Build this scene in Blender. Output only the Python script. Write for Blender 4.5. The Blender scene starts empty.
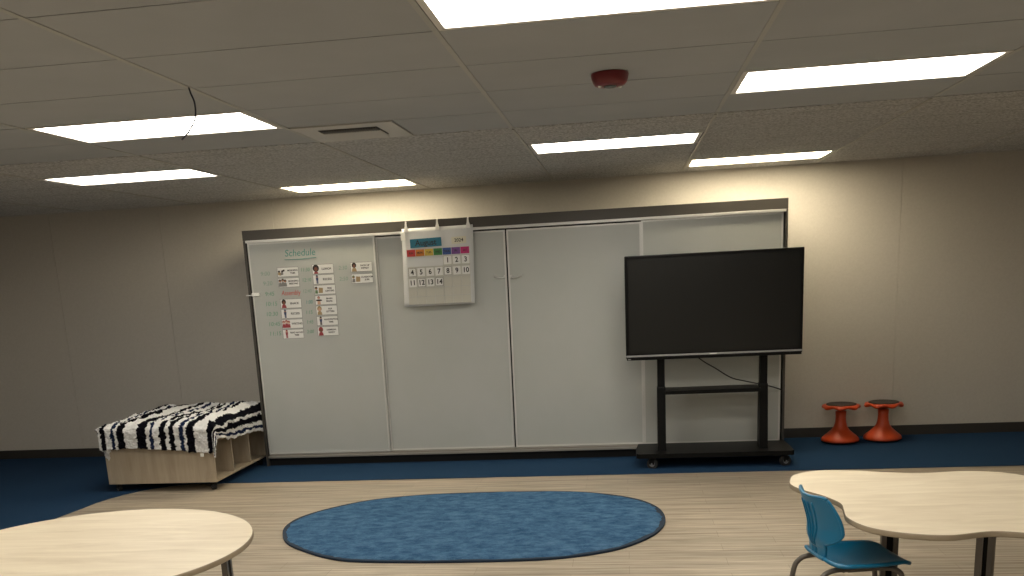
import bpy, bmesh, math, random
from mathutils import Vector, Matrix, noise
random.seed(7)
S = bpy.context.scene
C = S.collection
PI = math.pi
R = math.radians

# ------------------------------------------------------------------ materials
def mat(name, col, rough=.5, metal=0., spec=.5, emis=None, estr=0., alpha=1., coat=0., sheen=0.):
    m = bpy.data.materials.new(name); m.use_nodes = True
    b = m.node_tree.nodes['Principled BSDF']
    b.inputs['Base Color'].default_value = (*col, 1)
    b.inputs['Roughness'].default_value = rough
    b.inputs['Metallic'].default_value = metal
    b.inputs['Specular IOR Level'].default_value = spec
    b.inputs['Coat Weight'].default_value = coat
    b.inputs['Sheen Weight'].default_value = sheen
    b.inputs['Alpha'].default_value = alpha
    if emis:
        b.inputs['Emission Color'].default_value = (*emis, 1)
        b.inputs['Emission Strength'].default_value = estr
    return m
def nn(m, t, **k):
    n = m.node_tree.nodes.new(t)
    for a, v in k.items(): setattr(n, a, v)
    return n
def lk(m, a, b): m.node_tree.links.new(a, b)
def coords(m, scale=(1,1,1), rot=(0,0,0), kind='Object'):
    tc = nn(m, 'ShaderNodeTexCoord'); mp = nn(m, 'ShaderNodeMapping')
    mp.inputs['Scale'].default_value = scale; mp.inputs['Rotation'].default_value = rot
    lk(m, tc.outputs[kind], mp.inputs['Vector']); return mp.outputs['Vector']
def ramp(m, fac, stops, interp='LINEAR'):
    r = nn(m, 'ShaderNodeValToRGB'); r.color_ramp.interpolation = interp
    el = r.color_ramp.elements
    while len(el) < len(stops): el.new(.5)
    for e, (p, c) in zip(el, stops): e.position = p; e.color = (*c, 1)
    lk(m, fac, r.inputs['Fac']); return r.outputs['Color']
def noise_tex(m, vec, scale, detail=3, rough=.5, dist=0.):
    n = nn(m, 'ShaderNodeTexNoise'); n.inputs['Scale'].default_value = scale
    n.inputs['Detail'].default_value = detail; n.inputs['Roughness'].default_value = rough
    n.inputs['Distortion'].default_value = dist
    lk(m, vec, n.inputs['Vector']); return n.outputs['Fac']
def bump(m, fac, strength=.3, dist=.01):
    b = nn(m, 'ShaderNodeBump'); b.inputs['Strength'].default_value = strength
    b.inputs['Distance'].default_value = dist
    lk(m, fac, b.inputs['Height']); lk(m, b.outputs['Normal'], m.node_tree.nodes['Principled BSDF'].inputs['Normal'])
def base(m, col): lk(m, col, m.node_tree.nodes['Principled BSDF'].inputs['Base Color'])
def mixc(m, fac, a, b, mode='MIX'):
    x = nn(m, 'ShaderNodeMix', data_type='RGBA', blend_type=mode)
    for s, v in ((x.inputs[0], fac), (x.inputs[6], a), (x.inputs[7], b)):
        if isinstance(v, (int, float)): s.default_value = v
        elif isinstance(v, tuple): s.default_value = (*v, 1)
        else: lk(m, v, s)
    return x.outputs[2]

M = {}
# wall vinyl
m = M['wall'] = mat('wall_vinyl', (.60,.55,.475), .62)
v = coords(m, (1,1,1)); base(m, ramp(m, noise_tex(m, v, 60, 4, .6), [(.3,(.485,.455,.41)),(.7,(.525,.495,.445))]))
bump(m, noise_tex(m, v, 260, 2), .12, .004)
m = M['ceil_smooth'] = mat('ceiling_panel_smooth', (.40,.375,.335), .85)
v = coords(m, (1,1,1)); bump(m, noise_tex(m, v, 140, 3), .12, .003)
base(m, ramp(m, noise_tex(m, v, 2.5, 2), [(.3,(.365,.385,.41)),(.7,(.39,.41,.435))]))
m = M['ceil_rough'] = mat('ceiling_panel_fissured', (.40,.375,.335), .9)
v = coords(m, (1,1,1)); n = noise_tex(m, v, 52, 5, .78)
base(m, ramp(m, n, [(.38,(.32,.32,.32)),(.52,(.66,.66,.66)),(.68,(.86,.86,.86))])); bump(m, n, 1., .02)
M['tee'] = mat('ceiling_grid_paint', (.50,.49,.46), .5)
M['tee_near'] = mat('ceiling_grid_dull', (.40,.41,.40), .6)
M['dark_void'] = mat('dark_gap', (.03,.028,.025), .9)
# floor: woven look vinyl planks
m = M['floor'] = mat('floor_vinyl_plank', (.5,.4,.28), .38)
v = coords(m, (1,1,1))
br = nn(m, 'ShaderNodeTexBrick'); br.offset = .37; br.inputs['Scale'].default_value = 1
br.inputs['Brick Width'].default_value = .92; br.inputs['Row Height'].default_value = .152
br.inputs['Mortar Size'].default_value = .0016; br.inputs['Color1'].default_value = (.50,.43,.335,1)
br.inputs['Color2'].default_value = (.55,.47,.37,1); br.inputs['Mortar'].default_value = (.34,.28,.21,1)
lk(m, v, br.inputs['Vector'])
v2 = coords(m, (.7,24,1)); n1 = noise_tex(m, v2, 1.2, 4, .7)
v3 = coords(m, (2.4,90,1)); n2 = noise_tex(m, v3, 1, 3, .6)
c = mixc(m, .88, br.outputs['Color'], ramp(m, n1, [(.36,(.42,.40,.37)),(.5,(.74,.73,.71)),(.62,(1,1,1))]), 'MULTIPLY')
c = mixc(m, .7, c, ramp(m, n2, [(.38,(.55,.53,.50)),(.58,(1,1,1))]), 'MULTIPLY')
base(m, c); bump(m, n1, .08, .002)
m = M['carpet'] = mat('navy_carpet', (.012,.05,.10), .97, spec=.1)
v = coords(m, (1,1,1)); n = noise_tex(m, v, 180, 3, .7)
base(m, ramp(m, n, [(.3,(.009,.026,.062)),(.7,(.018,.054,.115))])); bump(m, n, .6, .006)
m = M['rubber_base'] = mat('dark_rubber_base', (.032,.028,.024), .5)
M['jamb'] = mat('cabinet_brown_grey_paint', (.055,.049,.042), .55)
M['black_gap'] = mat('cabinet_inside_black', (.006,.006,.006), .9)
m = M['whiteboard'] = mat('whiteboard_steel', (.50,.51,.475), .26)
v = coords(m, (1,1,1)); base(m, ramp(m, noise_tex(m, v, 1.6, 3, .6), [(.3,(.43,.445,.42)),(.7,(.46,.47,.45))]))
M['alu'] = mat('brushed_aluminium', (.60,.60,.58), .38, .35)
M['alu_dark'] = mat('aluminium_track', (.32,.30,.27), .4, .5)
M['lens_frame'] = mat('fixture_white_enamel', (.72,.70,.66), .4)
# lamp lens : prismatic acrylic lit by tubes
def lens(name, strength, tint=(1,.94,.83)):
    m = mat(name, (.9,.9,.88), .35)
    v = coords(m, (1,1,1))
    sep = nn(m, 'ShaderNodeSeparateXYZ'); lk(m, v, sep.inputs[0])
    mm = nn(m, 'ShaderNodeMath', operation='MULTIPLY'); mm.inputs[1].default_value = 2*PI/.19
    lk(m, sep.outputs['Y'], mm.inputs[0])
    cc = nn(m, 'ShaderNodeMath', operation='COSINE'); lk(m, mm.outputs[0], cc.inputs[0])
    mr = nn(m, 'ShaderNodeMapRange'); mr.inputs[1].default_value = -1; mr.inputs[2].default_value = 1
    mr.inputs[3].default_value = strength*.62; mr.inputs[4].default_value = strength*1.2
    lk(m, cc.outputs[0], mr.inputs[0])
    vo = nn(m, 'ShaderNodeTexVoronoi'); vo.inputs['Scale'].default_value = 70
    lk(m, v, vo.inputs['Vector'])
    m2 = nn(m, 'ShaderNodeMapRange'); m2.inputs[1].default_value = 0; m2.inputs[2].default_value = .8
    m2.inputs[3].default_value = 1.12; m2.inputs[4].default_value = .85; lk(m, vo.outputs['Distance'], m2.inputs[0])
    mu = nn(m, 'ShaderNodeMath', operation='MULTIPLY'); lk(m, mr.outputs[0], mu.inputs[0]); lk(m, m2.outputs[0], mu.inputs[1])
    b = m.node_tree.nodes['Principled BSDF']; b.inputs['Emission Color'].default_value = (*tint,1)
    lk(m, mu.outputs[0], b.inputs['Emission Strength'])
    return m
LENS = 17
M['lens'] = lens('lit_prismatic_lens', LENS)
M['lens_warm'] = lens('lit_prismatic_lens_warm', LENS*1.85, (1,.86,.60))
M['black_metal'] = mat('black_powder_coat', (.0045,.0045,.0045), .45, spec=.12)
M['black_plastic'] = mat('black_plastic', (.003,.003,.003), .35, spec=.15)
M['screen'] = mat('screen_glass', (.012,.0122,.0115), .22, spec=.35)
M['silver'] = mat('silver_strip', (.30,.30,.30), .4, .2)
M['rubber'] = mat('black_rubber', (.012,.012,.012), .7)
M['caster_grey'] = mat('caster_grey', (.22,.22,.22), .4, .4)
m = M['orange'] = mat('orange_plastic', (.55,.06,.010), .42)
M['pad'] = mat('stool_pad_grey', (.045,.033,.028), .8)
m = M['red'] = mat('red_plastic', (.14,.006,.010), .35)
M['det_clear'] = mat('detector_lens_grey', (.10,.12,.12), .2)
m = M['rug'] = mat('blue_rug_pile', (.07,.17,.33), .98, spec=.05)
v = coords(m, (1,1.6,1)); n = noise_tex(m, v, 9, 7, .78, .3)
v = coords(m, (1,1,1)); n2 = noise_tex(m, v, 150, 2, .7)
c = ramp(m, n, [(.36,(.026,.085,.18)),(.5,(.060,.145,.265)),(.62,(.10,.20,.335))])
base(m, mixc(m, .5, c, ramp(m, n2, [(.3,(.45,.45,.45)),(.7,(1,1,1))]), 'MULTIPLY')); bump(m, n2, .9, .01)
M['rug_edge'] = mat('rug_binding_navy', (.005,.018,.04), .9)
def wood(name, a, b_, sc=(1,1,1), rough=.4, k=3., rz=0.):
    m = mat(name, a, rough); v = coords(m, sc, (0,0,rz)); n = noise_tex(m, v, k, 5, .6, .6)
    base(m, ramp(m, n, [(.3,a),(.7,b_)])); return m
M['maple'] = wood('maple_laminate', (.60,.505,.365), (.76,.67,.515), (1.0,7,1), .42, 2.2, R(35))
M['maple2'] = wood('maple_laminate_side', (.60,.505,.365), (.76,.67,.515), (1.2,6,1), .42, 2.2)
M['edge_band'] = mat('table_edge_band', (.30,.24,.165), .5)
M['shelf_wood'] = wood('oak_laminate', (.33,.27,.195), (.43,.36,.27), (6,6,.7), .5, 3.)
M['grey_steel'] = mat('grey_leg_steel', (.17,.155,.14), .35, .6)
m = M['chair_blue'] = mat('chair_blue_plastic', (.001,.135,.27), .36)
M['chair_tube'] = mat('chair_tube_taupe', (.13,.115,.10), .4, .5)
M['vent'] = mat('vent_enamel', (.50,.50,.49), .5)
M['vent_dark'] = mat('vent_slot_dark', (.02,.02,.02), .8)
M['cable_blue'] = mat('data_cable_navy', (.015,.02,.045), .5)
M['cable'] = mat('power_cable_black', (.01,.01,.01), .5)
M['chart'] = mat('pocket_chart_vinyl', (.58,.59,.59), .3)
M['pocket'] = mat('pocket_backing_cream', (.50,.49,.43), .3)
M['pocket_line'] = mat('pocket_seam', (.36,.36,.32), .5)
M['card'] = mat('white_card', (.72,.72,.70), .5)
M['cream'] = mat('cream_card', (.62,.60,.48), .5)
M['ink'] = mat('black_ink', (.02,.02,.02), .6)
M['teal_card'] = mat('teal_card', (.012,.14,.22), .5)
M['clip'] = mat('white_hook_plastic', (.78,.78,.75), .4)
M['mark_teal'] = mat('marker_teal', (.07,.26,.22), .6)
M['mark_green'] = mat('marker_green', (.13,.30,.19), .6)
M['mark_grey'] = mat('marker_worn_green', (.23,.33,.26), .6)
M['mark_red'] = mat('marker_red', (.50,.05,.035), .6)
DAY = [('red',(.42,.03,.03)),('orange',(.50,.17,.02)),('yellow',(.58,.42,.07)),('green',(.03,.18,.04)),
       ('blue',(.03,.08,.27)),('purple',(.16,.06,.24)),('pink',(.47,.02,.14))]
for n_, c_ in DAY: M['day_'+n_] = mat('card_'+n_, c_, .5)
for n_, c_ in [('skin_dark',(.16,.06,.035)),('skin_mid',(.35,.17,.09)),('skin_light',(.55,.33,.23)),('hair',(.02,.012,.01)),
               ('shirt_navy',(.03,.05,.12)),('shirt_red',(.30,.04,.05)),('shirt_tan',(.35,.25,.13)),('shirt_grey',(.2,.2,.19)),('shirt_green',(.12,.2,.1))]:
    M[n_] = mat('print_'+n_, c_, .6)

# ------------------------------------------------------------------ mesh helpers
def box(bm, x0,x1,y0,y1,z0,z1, mi=0, bev=0.):
    vs = [bm.verts.new((x,y,z)) for x in (x0,x1) for y in (y0,y1) for z in (z0,z1)]
    fs = [(0,1,3,2),(4,6,7,5),(0,4,5,1),(2,3,7,6),(0,2,6,4),(1,5,7,3)]
    out = [bm.faces.new([vs[i] for i in f]) for f in fs]
    for f in out: f.material_index = mi
    if bev:
        es = list({e for f in out for e in f.edges})
        r = bmesh.ops.bevel(bm, geom=es, offset=bev, segments=2, profile=.6, affect='EDGES')
        for f in r['faces']: f.material_index = mi
def ring_loft(bm, rings, mi=0, cap=True, closed=False, smooth=True):
    vs = [[bm.verts.new(p) for p in r] for r in rings]; n = len(vs[0])
    pairs = list(zip(vs, vs[1:])) + ([(vs[-1], vs[0])] if closed else [])
    for a, b in pairs:
        for i in range(n):
            f = bm.faces.new((a[i], a[(i+1)%n], b[(i+1)%n], b[i])); f.material_index = mi; f.smooth = smooth
    if cap and not closed:
        f = bm.faces.new(list(reversed(vs[0]))); f.material_index = mi
        f = bm.faces.new(vs[-1]); f.material_index = mi
    return vs
def lathe(bm, prof, cx=0, cy=0, n=40, mi=0, fn=None, cap=True):
    rings = []
    for r, z in prof:
        ring = []
        for i in range(n):
            a = 2*PI*i/n; rr, zz = (fn(a, r, z) if fn else (r, z))
            ring.append((cx+rr*math.cos(a), cy+rr*math.sin(a), zz))
        rings.append(ring)
    ring_loft(bm, rings, mi, cap)
def catmull(pts, k=6):
    P = [Vector(p) for p in pts]; P = [2*P[0]-P[1]] + P + [2*P[-1]-P[-2]]; out = []
    for i in range(1, len(P)-2):
        for j in range(k):
            t = j/k; a,b,c,d = P[i-1:i+3]
            out.append(.5*((2*b)+(c-a)*t+(2*a-5*b+4*c-d)*t*t+(-a+3*b-3*c+d)*t**3))
    out.append(P[-2]); return out
def tube(bm, pts, r, n=10, mi=0, smooth_k=0):
    P = catmull(pts, smooth_k) if smooth_k else [Vector(p) for p in pts]
    rings = []; up = None
    for i, p in enumerate(P):
        t = (P[min(i+1,len(P)-1)] - P[max(i-1,0)]).normalized()
        if up is None: up = t.orthogonal().normalized()
        up = (up - up.dot(t)*t).normalized(); s = t.cross(up)
        rings.append([p + r*(math.cos(2*PI*k/n)*up + math.sin(2*PI*k/n)*s) for k in range(n)])
    ring_loft(bm, rings, mi)
def prism(bm, poly, z0, z1, mi_side=0, mi_top=0, mi_bot=0, smooth_side=True):
    b = [bm.verts.new((x,y,z0)) for x,y in poly]; t = [bm.verts.new((x,y,z1)) for x,y in poly]; n = len(poly)
    for i in range(n):
        f = bm.faces.new((b[i], b[(i+1)%n], t[(i+1)%n], t[i])); f.material_index = mi_side; f.smooth = smooth_side
    f = bm.faces.new(t); f.material_index = mi_top
    f = bm.faces.new(list(reversed(b))); f.material_index = mi_bot
def cyl(bm, p0, p1, r, n=20, mi=0): tube(bm, [p0, p1], r, n, mi)
def obj(name, bm, mats, parent=None, smooth=None, sub=0):
    me = bpy.data.meshes.new(name); bmesh.ops.recalc_face_normals(bm, faces=bm.faces); bm.to_mesh(me); bm.free()
    for k in (mats if isinstance(mats, (list,tuple)) else [mats]): me.materials.append(M[k])
    o = bpy.data.objects.new(name, me); C.objects.link(o)
    if parent: o.parent = parent
    if smooth:
        for p in me.polygons: p.use_smooth = True
    if sub:
        s = o.modifiers.new('s','SUBSURF'); s.levels = s.render_levels = sub
    return o
def B(): return bmesh.new()
def thing(name, label, cat, loc=(0,0,0), rz=0, group=None):
    o = bpy.data.objects.new(name, None); C.objects.link(o); o.empty_display_size = .05
    o.location = loc; o.rotation_euler = (0,0,rz); tag(o, label, cat, group); return o
def tag(o, label, cat, group=None):
    o['label'] = label; o['category'] = cat
    if group: o['group'] = group
    return o
def struct(name, bm, mats, parent=None):
    o = obj(name, bm, mats, parent)
    if not parent: o['kind'] = 'structure'
    return o
def boxobj(name, dims, mats, parent=None, bev=0.):
    b = B(); box(b, *dims, bev=bev); return obj(name, b, mats, parent)
def dup(root, loc=None, rz=None, label=None):
    r = root.copy(); C.objects.link(r)
    if loc is not None: r.location = loc
    if rz is not None: r.rotation_euler = (0,0,rz)
    if label: r['label'] = label
    for ch in list(root.children):
        c = ch.copy(); C.objects.link(c); c.parent = r
        for g in ch.children:
            d = g.copy(); C.objects.link(d); d.parent = c
    return r
def text(name, s, size, m, parent, loc, rot=(PI/2,0,0), align='CENTER', ext=.0004, shear=0, sx=1., off=0.):
    cu = bpy.data.curves.new(name, 'FONT'); cu.body = s; cu.size = size; cu.align_x = align; cu.align_y = 'CENTER'
    cu.extrude = ext; cu.shear = shear; cu.offset = off; cu.resolution_u = 3; cu.materials.append(M[m])
    tmp = bpy.data.objects.new(name, cu); C.objects.link(tmp)
    dg = bpy.context.evaluated_depsgraph_get(); me = bpy.data.meshes.new_from_object(tmp.evaluated_get(dg))
    bpy.data.objects.remove(tmp); bpy.data.curves.remove(cu)
    if not me.materials: me.materials.append(M[m])
    o = bpy.data.objects.new(name, me); C.objects.link(o); o.location = loc; o.rotation_euler = rot; o.scale = (sx,1,1)
    if parent: o.parent = parent
    return o

# ------------------------------------------------------------------ dimensions
H = 2.60; YW = 9.66; YB = 8.855; T = 1.2192; XA = -.6577; YS = 6.118
XL, XR, YF = -7.0, 4.6, -2.6
# ------------------------------------------------------------------ shell
b = B(); box(b, XL,XR,YF,YW,-.08,0)
struct('floor', b, 'floor')
b = B()   # inlaid carpet, strip along the teaching wall turning along the left wall
poly = [(XR,8.1),(XR,YW),(XL,YW),(XL,5.2),(-4.75,5.2),(-4.62,6.6)]
for i in range(9):
    a = i/8*PI/2; poly.append((-4.55+.62*(1-math.cos(a)) , 7.2+.9*math.sin(a)))
poly.append((-3.6,8.1))
prism(b, poly, .0, .006, smooth_side=False)
struct('floor_carpet', b, 'carpet')
# back wall in 4 ft panels
b = B(); x = -3.5206
while x > XL: x -= T
box(b, XL,XR,YW+.004,YW+.1,0,H+.05)
while x < XR:
    a0, a1 = max(x+.0015, XL), min(x+T-.0015, XR)
    if a1 > a0: box(b, a0,a1,YW-.003,YW+.004,0,H)
    x += T
struct('wall_back', b, 'wall')
for n_, d in (('wall_left',(XL-.1,XL,YF,YW+.1,0,H+.05)),('wall_right',(XR,XR+.1,YF,YW+.1,0,H+.05)),('wall_front',(XL,XR,YF-.1,YF,0,H+.05))):
    b = B(); box(b, *d); struct(n_, b, 'wall')
for n_, x0_, x1_ in (('baseboard_back_left', XL, -3.57), ('baseboard_back_right', 1.46, XR)):
    b = B(); box(b, x0_,x1_,YW-.012,YW-.003,.006,.102, bev=.002); struct(n_, b, 'rubber_base')
b = B(); box(b, XR-.01,XR,YF,YW-.02,.006,.102); struct('baseboard_right', b, 'rubber_base')
b = B(); box(b, XL,XL+.01,YF,YW-.02,.006,.102); struct('baseboard_left', b, 'rubber_base')
b = B(); box(b, XL,XR,YW-.014,YW-.003,H-.012,H-.0005); struct('trim_1', b, 'tee')

# ceiling grid
rows_near = [YS - .6096*k for k in range(0, 15)][::-1]
rows_far = [6.135, 6.33, 6.92, 7.50, 8.06, 8.63, 9.22, YW]
cols = [XA + T*k for k in range(-6, 6)]
LIGHTS = [ # col, y0, y1, label
    (0, rows_near[-6], rows_near[-5], 'large lit ceiling light cut off by the top edge of the photo'),
    (1, rows_near[-3], rows_near[-2], 'lit ceiling light to the right of the red fire detector'),
    (-2, rows_near[-3], rows_near[-2], 'lit ceiling light that the thin blue cable dangles in front of'),
    (0, 6.92, 7.50, 'lit ceiling light between the red fire detector and the whiteboards'),
    (-3, 6.92, 7.50, 'lit ceiling light farthest left, behind the one with the dangling cable'),
    (-2, 8.63, 9.22, 'lit ceiling light close to the back wall above the schedule whiteboard'),
    (1, 8.63, 9.22, 'lit ceiling light close to the back wall above the large black screen'),
]
BACK = [(1, rows_near[-9], rows_near[-8]), (-2, rows_near[-9], rows_near[-8]), (-3, rows_near[-6], rows_near[-5]),
        (0, rows_near[-12], rows_near[-11]), (-3, rows_near[-12], rows_near[-11])]
holes = {(c, round(y0,3)) for c,y0,y1,_ in LIGHTS} | {(c, round(y0,3)) for c,y0,y1 in BACK}
VENT = (-1.877+.012, rows_near[-2])
b = B(); box(b, XL-.05,XR+.05,YF-.05,YW+.05,H+.13,H+.18, mi=2)
def tiles(rows, mi, ends):
    for (y0,y1) in zip(rows, rows[1:]):
        if y1 <= YF: continue
        y0c = max(y0, YF)
        for k in range(-6, 5):
            x0, x1 = XA+T*k, XA+T*(k+1)
            if (k, round(y0,3)) in holes: continue
            x0c, x1c = max(x0, XL), min(x1, XR)
            if x1c <= x0c: continue
            if k == -1 and abs(y0-VENT[1]) < .01: x0c += .61      # the vent takes half of this tile
            g = .0042; dz = 0
            box(b, x0c+g,x1c-g,y0c+g,y1-g,H+dz,H+.02, mi=mi)
rn = [y for y in rows_near]
tiles(rn, 0, None); tiles(rows_far, 1, None)
box(b, XL,XR,YF,YW,H+.02,H+.022, mi=2) if False else None
struct('ceiling', b, ['ceil_smooth','ceil_rough','dark_void'])
b = B()
for x in cols:
    if x <= XL or x >= XR: continue
    box(b, x-.011,x+.011,YF,YS-.004,H-.003,H+.0, mi=1)
    box(b, x-.008,x+.008,6.16,YW-.015,H-.006,H+.0)
for y in rows_far[1:-1]:
    box(b, XL,XR,y-.003,y+.003,H-.001,H+.0, mi=1)
struct('trim_2', b, ['tee','tee_near'])

# ceiling lights
def light(c, y0, y1, label):
    dp = .036 if abs(y0-6.92) < .01 and c == 0 else (.022 if c == 1 and 4 < y0 < 6 else .0)
    x0 = XA+T*c; cx, cy = x0+T/2, (y0+y1)/2; hx, hy = T/2-.014, (y1-y0)/2-.008
    t = thing('ceiling_light', label, 'ceiling light', (cx,cy,H), 0, 'recessed fluorescent ceiling lights')
    b = B()
    w = .026; zt, zb = .09, -.002
    box(b, -hx,hx,-hy,-hy+w,zb,.012); box(b, -hx,hx,hy-w,hy,zb,.012)
    box(b, -hx,-hx+w,-hy+w,hy-w,zb,.012); box(b, hx-w,hx,-hy+w,hy-w,zb,.012)
    box(b, -hx,hx,-hy,-hy+.01,.012,zt); box(b, -hx,hx,hy-.01,hy,.012,zt)
    box(b, -hx,-hx+.01,-hy+.01,hy-.01,.012,zt); box(b, hx-.01,hx,-hy+.01,hy-.01,.012,zt)
    box(b, -hx+.01,hx-.01,-hy+.01,hy-.01,zt-.008,zt)
    obj('frame', b, 'lens_frame', t)
    b = B(); box(b, -hx+w-.006,hx-w+.006,-hy+w-.006,hy-w+.006,.013+dp,.019+dp)
    if dp:
        fb = B(); e_ = .003; hx2, hy2 = hx-w, hy-w
        box(fb, -hx2-e_,hx2+e_,hy2,hy2+e_,.012,.013+dp); box(fb, -hx2-e_,hx2+e_,-hy2-e_,-hy2,.012,.013+dp); box(fb, -hx2-e_,-hx2,-hy2,hy2,.012,.013+dp); box(fb, hx2,hx2+e_,-hy2,hy2,.012,.013+dp)
        obj('inner_lip', fb, 'lens_frame', t)
    obj('diffuser', b, 'lens_warm' if y0 > 8 else 'lens', t)
    return t
for a in LIGHTS: light(*a)
for a in BACK: light(*a, 'lit ceiling light behind the viewer')

# supply vent
vx, vy = VENT[0]+.30, VENT[1]+.305
t = thing('ceiling_vent', 'beige metal air vent with a dark slot in the ceiling above the schedule', 'air vent', (vx,vy,H))
b = B(); box(b, -.295,.295,-.29,.29,-.006,.004, bev=.003); obj('face_plate', b, 'vent', t)
b = B(); box(b, -.17,.18,-.17,.12,-.0085,-.0062); obj('opening', b, 'vent_dark', t)
for i in range(5):
    b = B(); yy = -.06+i*.045
    vs = [(-.165,yy,-.008),(.175,yy,-.008),(.175,yy+.036,-.020),(-.165,yy+.036,-.020)]
    lo = [bm_ for bm_ in vs]
    ring_loft(b, [[Vector(p) for p in vs], [Vector(p)+Vector((0,0,-.0025)) for p in vs]], smooth=False)
    obj('louvre', b, 'vent', t)
b = B()
for i in range(22):
    xx = -.16+i*.0155; box(b, xx,xx+.004,-.165,-.068,-.016,-.0085)
obj('damper_fins', b, 'grey_steel', t)

# fire detector
t = thing('fire_detector', 'round dark red fire detector mounted on the ceiling', 'fire detector', (-.046,4.69,H))
b = B(); lathe(b, [(.02,-.001),(.084,-.001),(.086,-.008),(.083,-.026),(.078,-.040),(.068,-.052),(.055,-.056),(.02,-.056)], n=48); obj('housing', b, 'red', t, True)
b = B(); lathe(b, [(.01,-.0562),(.030,-.0562),(.027,-.061),(.015,-.063),(.005,-.063)], n=32); obj('sensor_cap', b, 'det_clear', t, True)
for k in range(2):
    b = B(); a = k*PI+.4
    lathe(b, [(.003,-.055),(.008,-.055),(.006,-.062),(.002,-.062)], cx=.05*math.cos(a), cy=.05*math.sin(a), n=10); obj('strobe', b, 'clip', t)

# cable hanging from the grid
b = B(); tube(b, [(-1.874,4.249,H+.01),(-1.866,4.249,2.575),(-1.852,4.249,2.53),(-1.858,4.249,2.47),(-1.892,4.249,2.42),(-1.931,4.249,2.385)], .0038, 8, smooth_k=6)
tag(obj('data_cable', b, 'cable_blue'), 'short thin blue cable dangling from a ceiling joint', 'cable')

# ------------------------------------------------------------------ whiteboard cabinet
CX0, CX1 = -3.54, 1.425
t = thing('whiteboard_cabinet', 'wide built-in cabinet fronted by four sliding whiteboards, brown-grey frame', 'whiteboard', (0,0,0))
b = B(); box(b, CX0,CX0+.022,YB-.01,YW-.004,.006,2.165); obj('side_panel', b, 'jamb', t)
b = B(); box(b, CX1-.022,CX1,YB-.01,YW-.004,.006,2.165); obj('side_panel', b, 'jamb', t)
b = B(); box(b, CX0,CX1,YB-.012,YW-.004,2.167,2.257); obj('header', b, 'jamb', t)
b = B(); box(b, CX0+.022,CX1-.022,YB+.10,YW-.004,.006,2.165); obj('interior', b, 'black_gap', t)
b = B(); box(b, CX0+.022,CX1-.022,YB+.03,YB+.06,.006,.085); obj('toe_kick', b, 'black_gap', t)
PX = [-3.505, -2.277, -1.058, .161, 1.388]
b = B(); box(b, PX[0]-.008,PX[4]+.02,YB-.022,YB+.04,2.142,2.166, bev=.003); obj('top_track', b, 'alu', t)
b = B(); box(b, PX[0]-.008,PX[4]+.01,YB-.018,YB+.06,.084,.104, bev=.002); box(b, PX[0],PX[4],YB-.006,YB+.06,.104,.122); obj('bottom_track', b, 'alu_dark', t)
def panel(i, x0, x1, front):
    y = YB if front else YB+.032
    z0, z1 = (.124,2.143) if front else (.124,2.132)
    b = B(); box(b, x0+.012,x1-.012,y+.003,y+.020,z0+.012,z1-.012)
    p = obj('sliding_panel', b, 'whiteboard', t)
    b = B(); w = .016
    box(b, x0,x0+w,y-.002,y+.022,z0,z1); box(b, x1-w,x1,y-.002,y+.022,z0,z1)
    box(b, x0+w,x1-w,y-.002,y+.022,z0,z0+w); box(b, x0+w,x1-w,y-.002,y+.022,z1-w,z1)
    obj('panel_frame', b, 'alu', p)
    return p, y
ps = []
for i, fr in enumerate((True, False, False, True)):
    x0, x1 = PX[i], PX[i+1]
    if i == 1: x1 -= .007
    if i == 2: x0 += .007
    ps.append(panel(i, x0, x1, fr))
def pull(p, y, x, z, s, m_='alu'):
    b = B(); tube(b, [(x,y,z+.004),(x+s*.03,y-.016,z-.010),(x+s*.07,y-.020,z-.004),(x+s*.105,y-.006,z+.010)], .0055, 8, smooth_k=5)
    box(b, x-.012,x+.012,y-.006,y,z-.008,z+.014)
    obj('pull', b, m_, p)
pull(ps[1][0], ps[1][1], -1.078, 1.716, -1); pull(ps[2][0], ps[2][1], -1.030, 1.712, 1)
b = B(); box(b, -3.508,-3.43,YB-.02,YB-.002,1.655,1.685, bev=.005); tube(b, [(-3.50,YB-.01,1.664),(-3.56,YB-.02,1.664)], .004, 8); obj('pull', b, 'clip', ps[0][0])

# handwriting on the first panel
yb = YB-.0015+.003
def hand(s, size, m_, x, z, label, rz=0., sx=1., off=.0):
    o = text('handwriting', s, size, m_, None, (x,yb,z), (PI/2,-rz,0), shear=.12, sx=sx, off=off)
    return tag(o, label, 'handwriting')
o = hand('Schedule', .088, 'mark_teal', -3.0, 2.030, 'teal marker heading reading Schedule at the top of the left whiteboard', .0, .95)
b = B(); tube(b, [((q+3.0)/.95,0,w_) for q,w_ in ((-3.155,-.055),(-3.02,-.058),(-2.845,-.048))], .003, 6, smooth_k=4)
u = obj('underline', b, 'mark_teal'); u.parent = o; u.matrix_parent_inverse = Matrix(); u.location = (0,0,0); u.rotation_euler = (-PI/2,0,0)
TA = [('9:00',-3.36,1.855,'mark_grey'),('9:20',-3.345,1.765,'mark_grey'),('9:45',-3.335,1.668,'mark_green'),('10:15',-3.33,1.575,'mark_green'),
      ('10:30',-3.335,1.48,'mark_green'),('10:45',-3.32,1.385,'mark_green'),('11:15',-3.32,1.295,'mark_green')]
for k, (s, x, z, m_) in enumerate(TA):
    hand(s, .055, m_, x, z, 'faint green marker time left of the %s' % ('first column card reading Morning Tubs','card reading Morning Meeting','red handwriting','card reading Snack','first column card reading Recess','card reading Writing','card reading Read Aloud Time')[k])
TB = [('11:30',-2.965,1.873,'mark_green'),('12:10',-2.96,1.78,'mark_green'),('12:40',-2.965,1.677,'mark_grey'),('1:00',-2.955,1.575,'mark_teal'),
      ('1:15',-2.965,1.48,'mark_green'),('1:45',-2.965,1.39,'mark_green'),('2:00',-2.97,1.30,'mark_green')]
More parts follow.
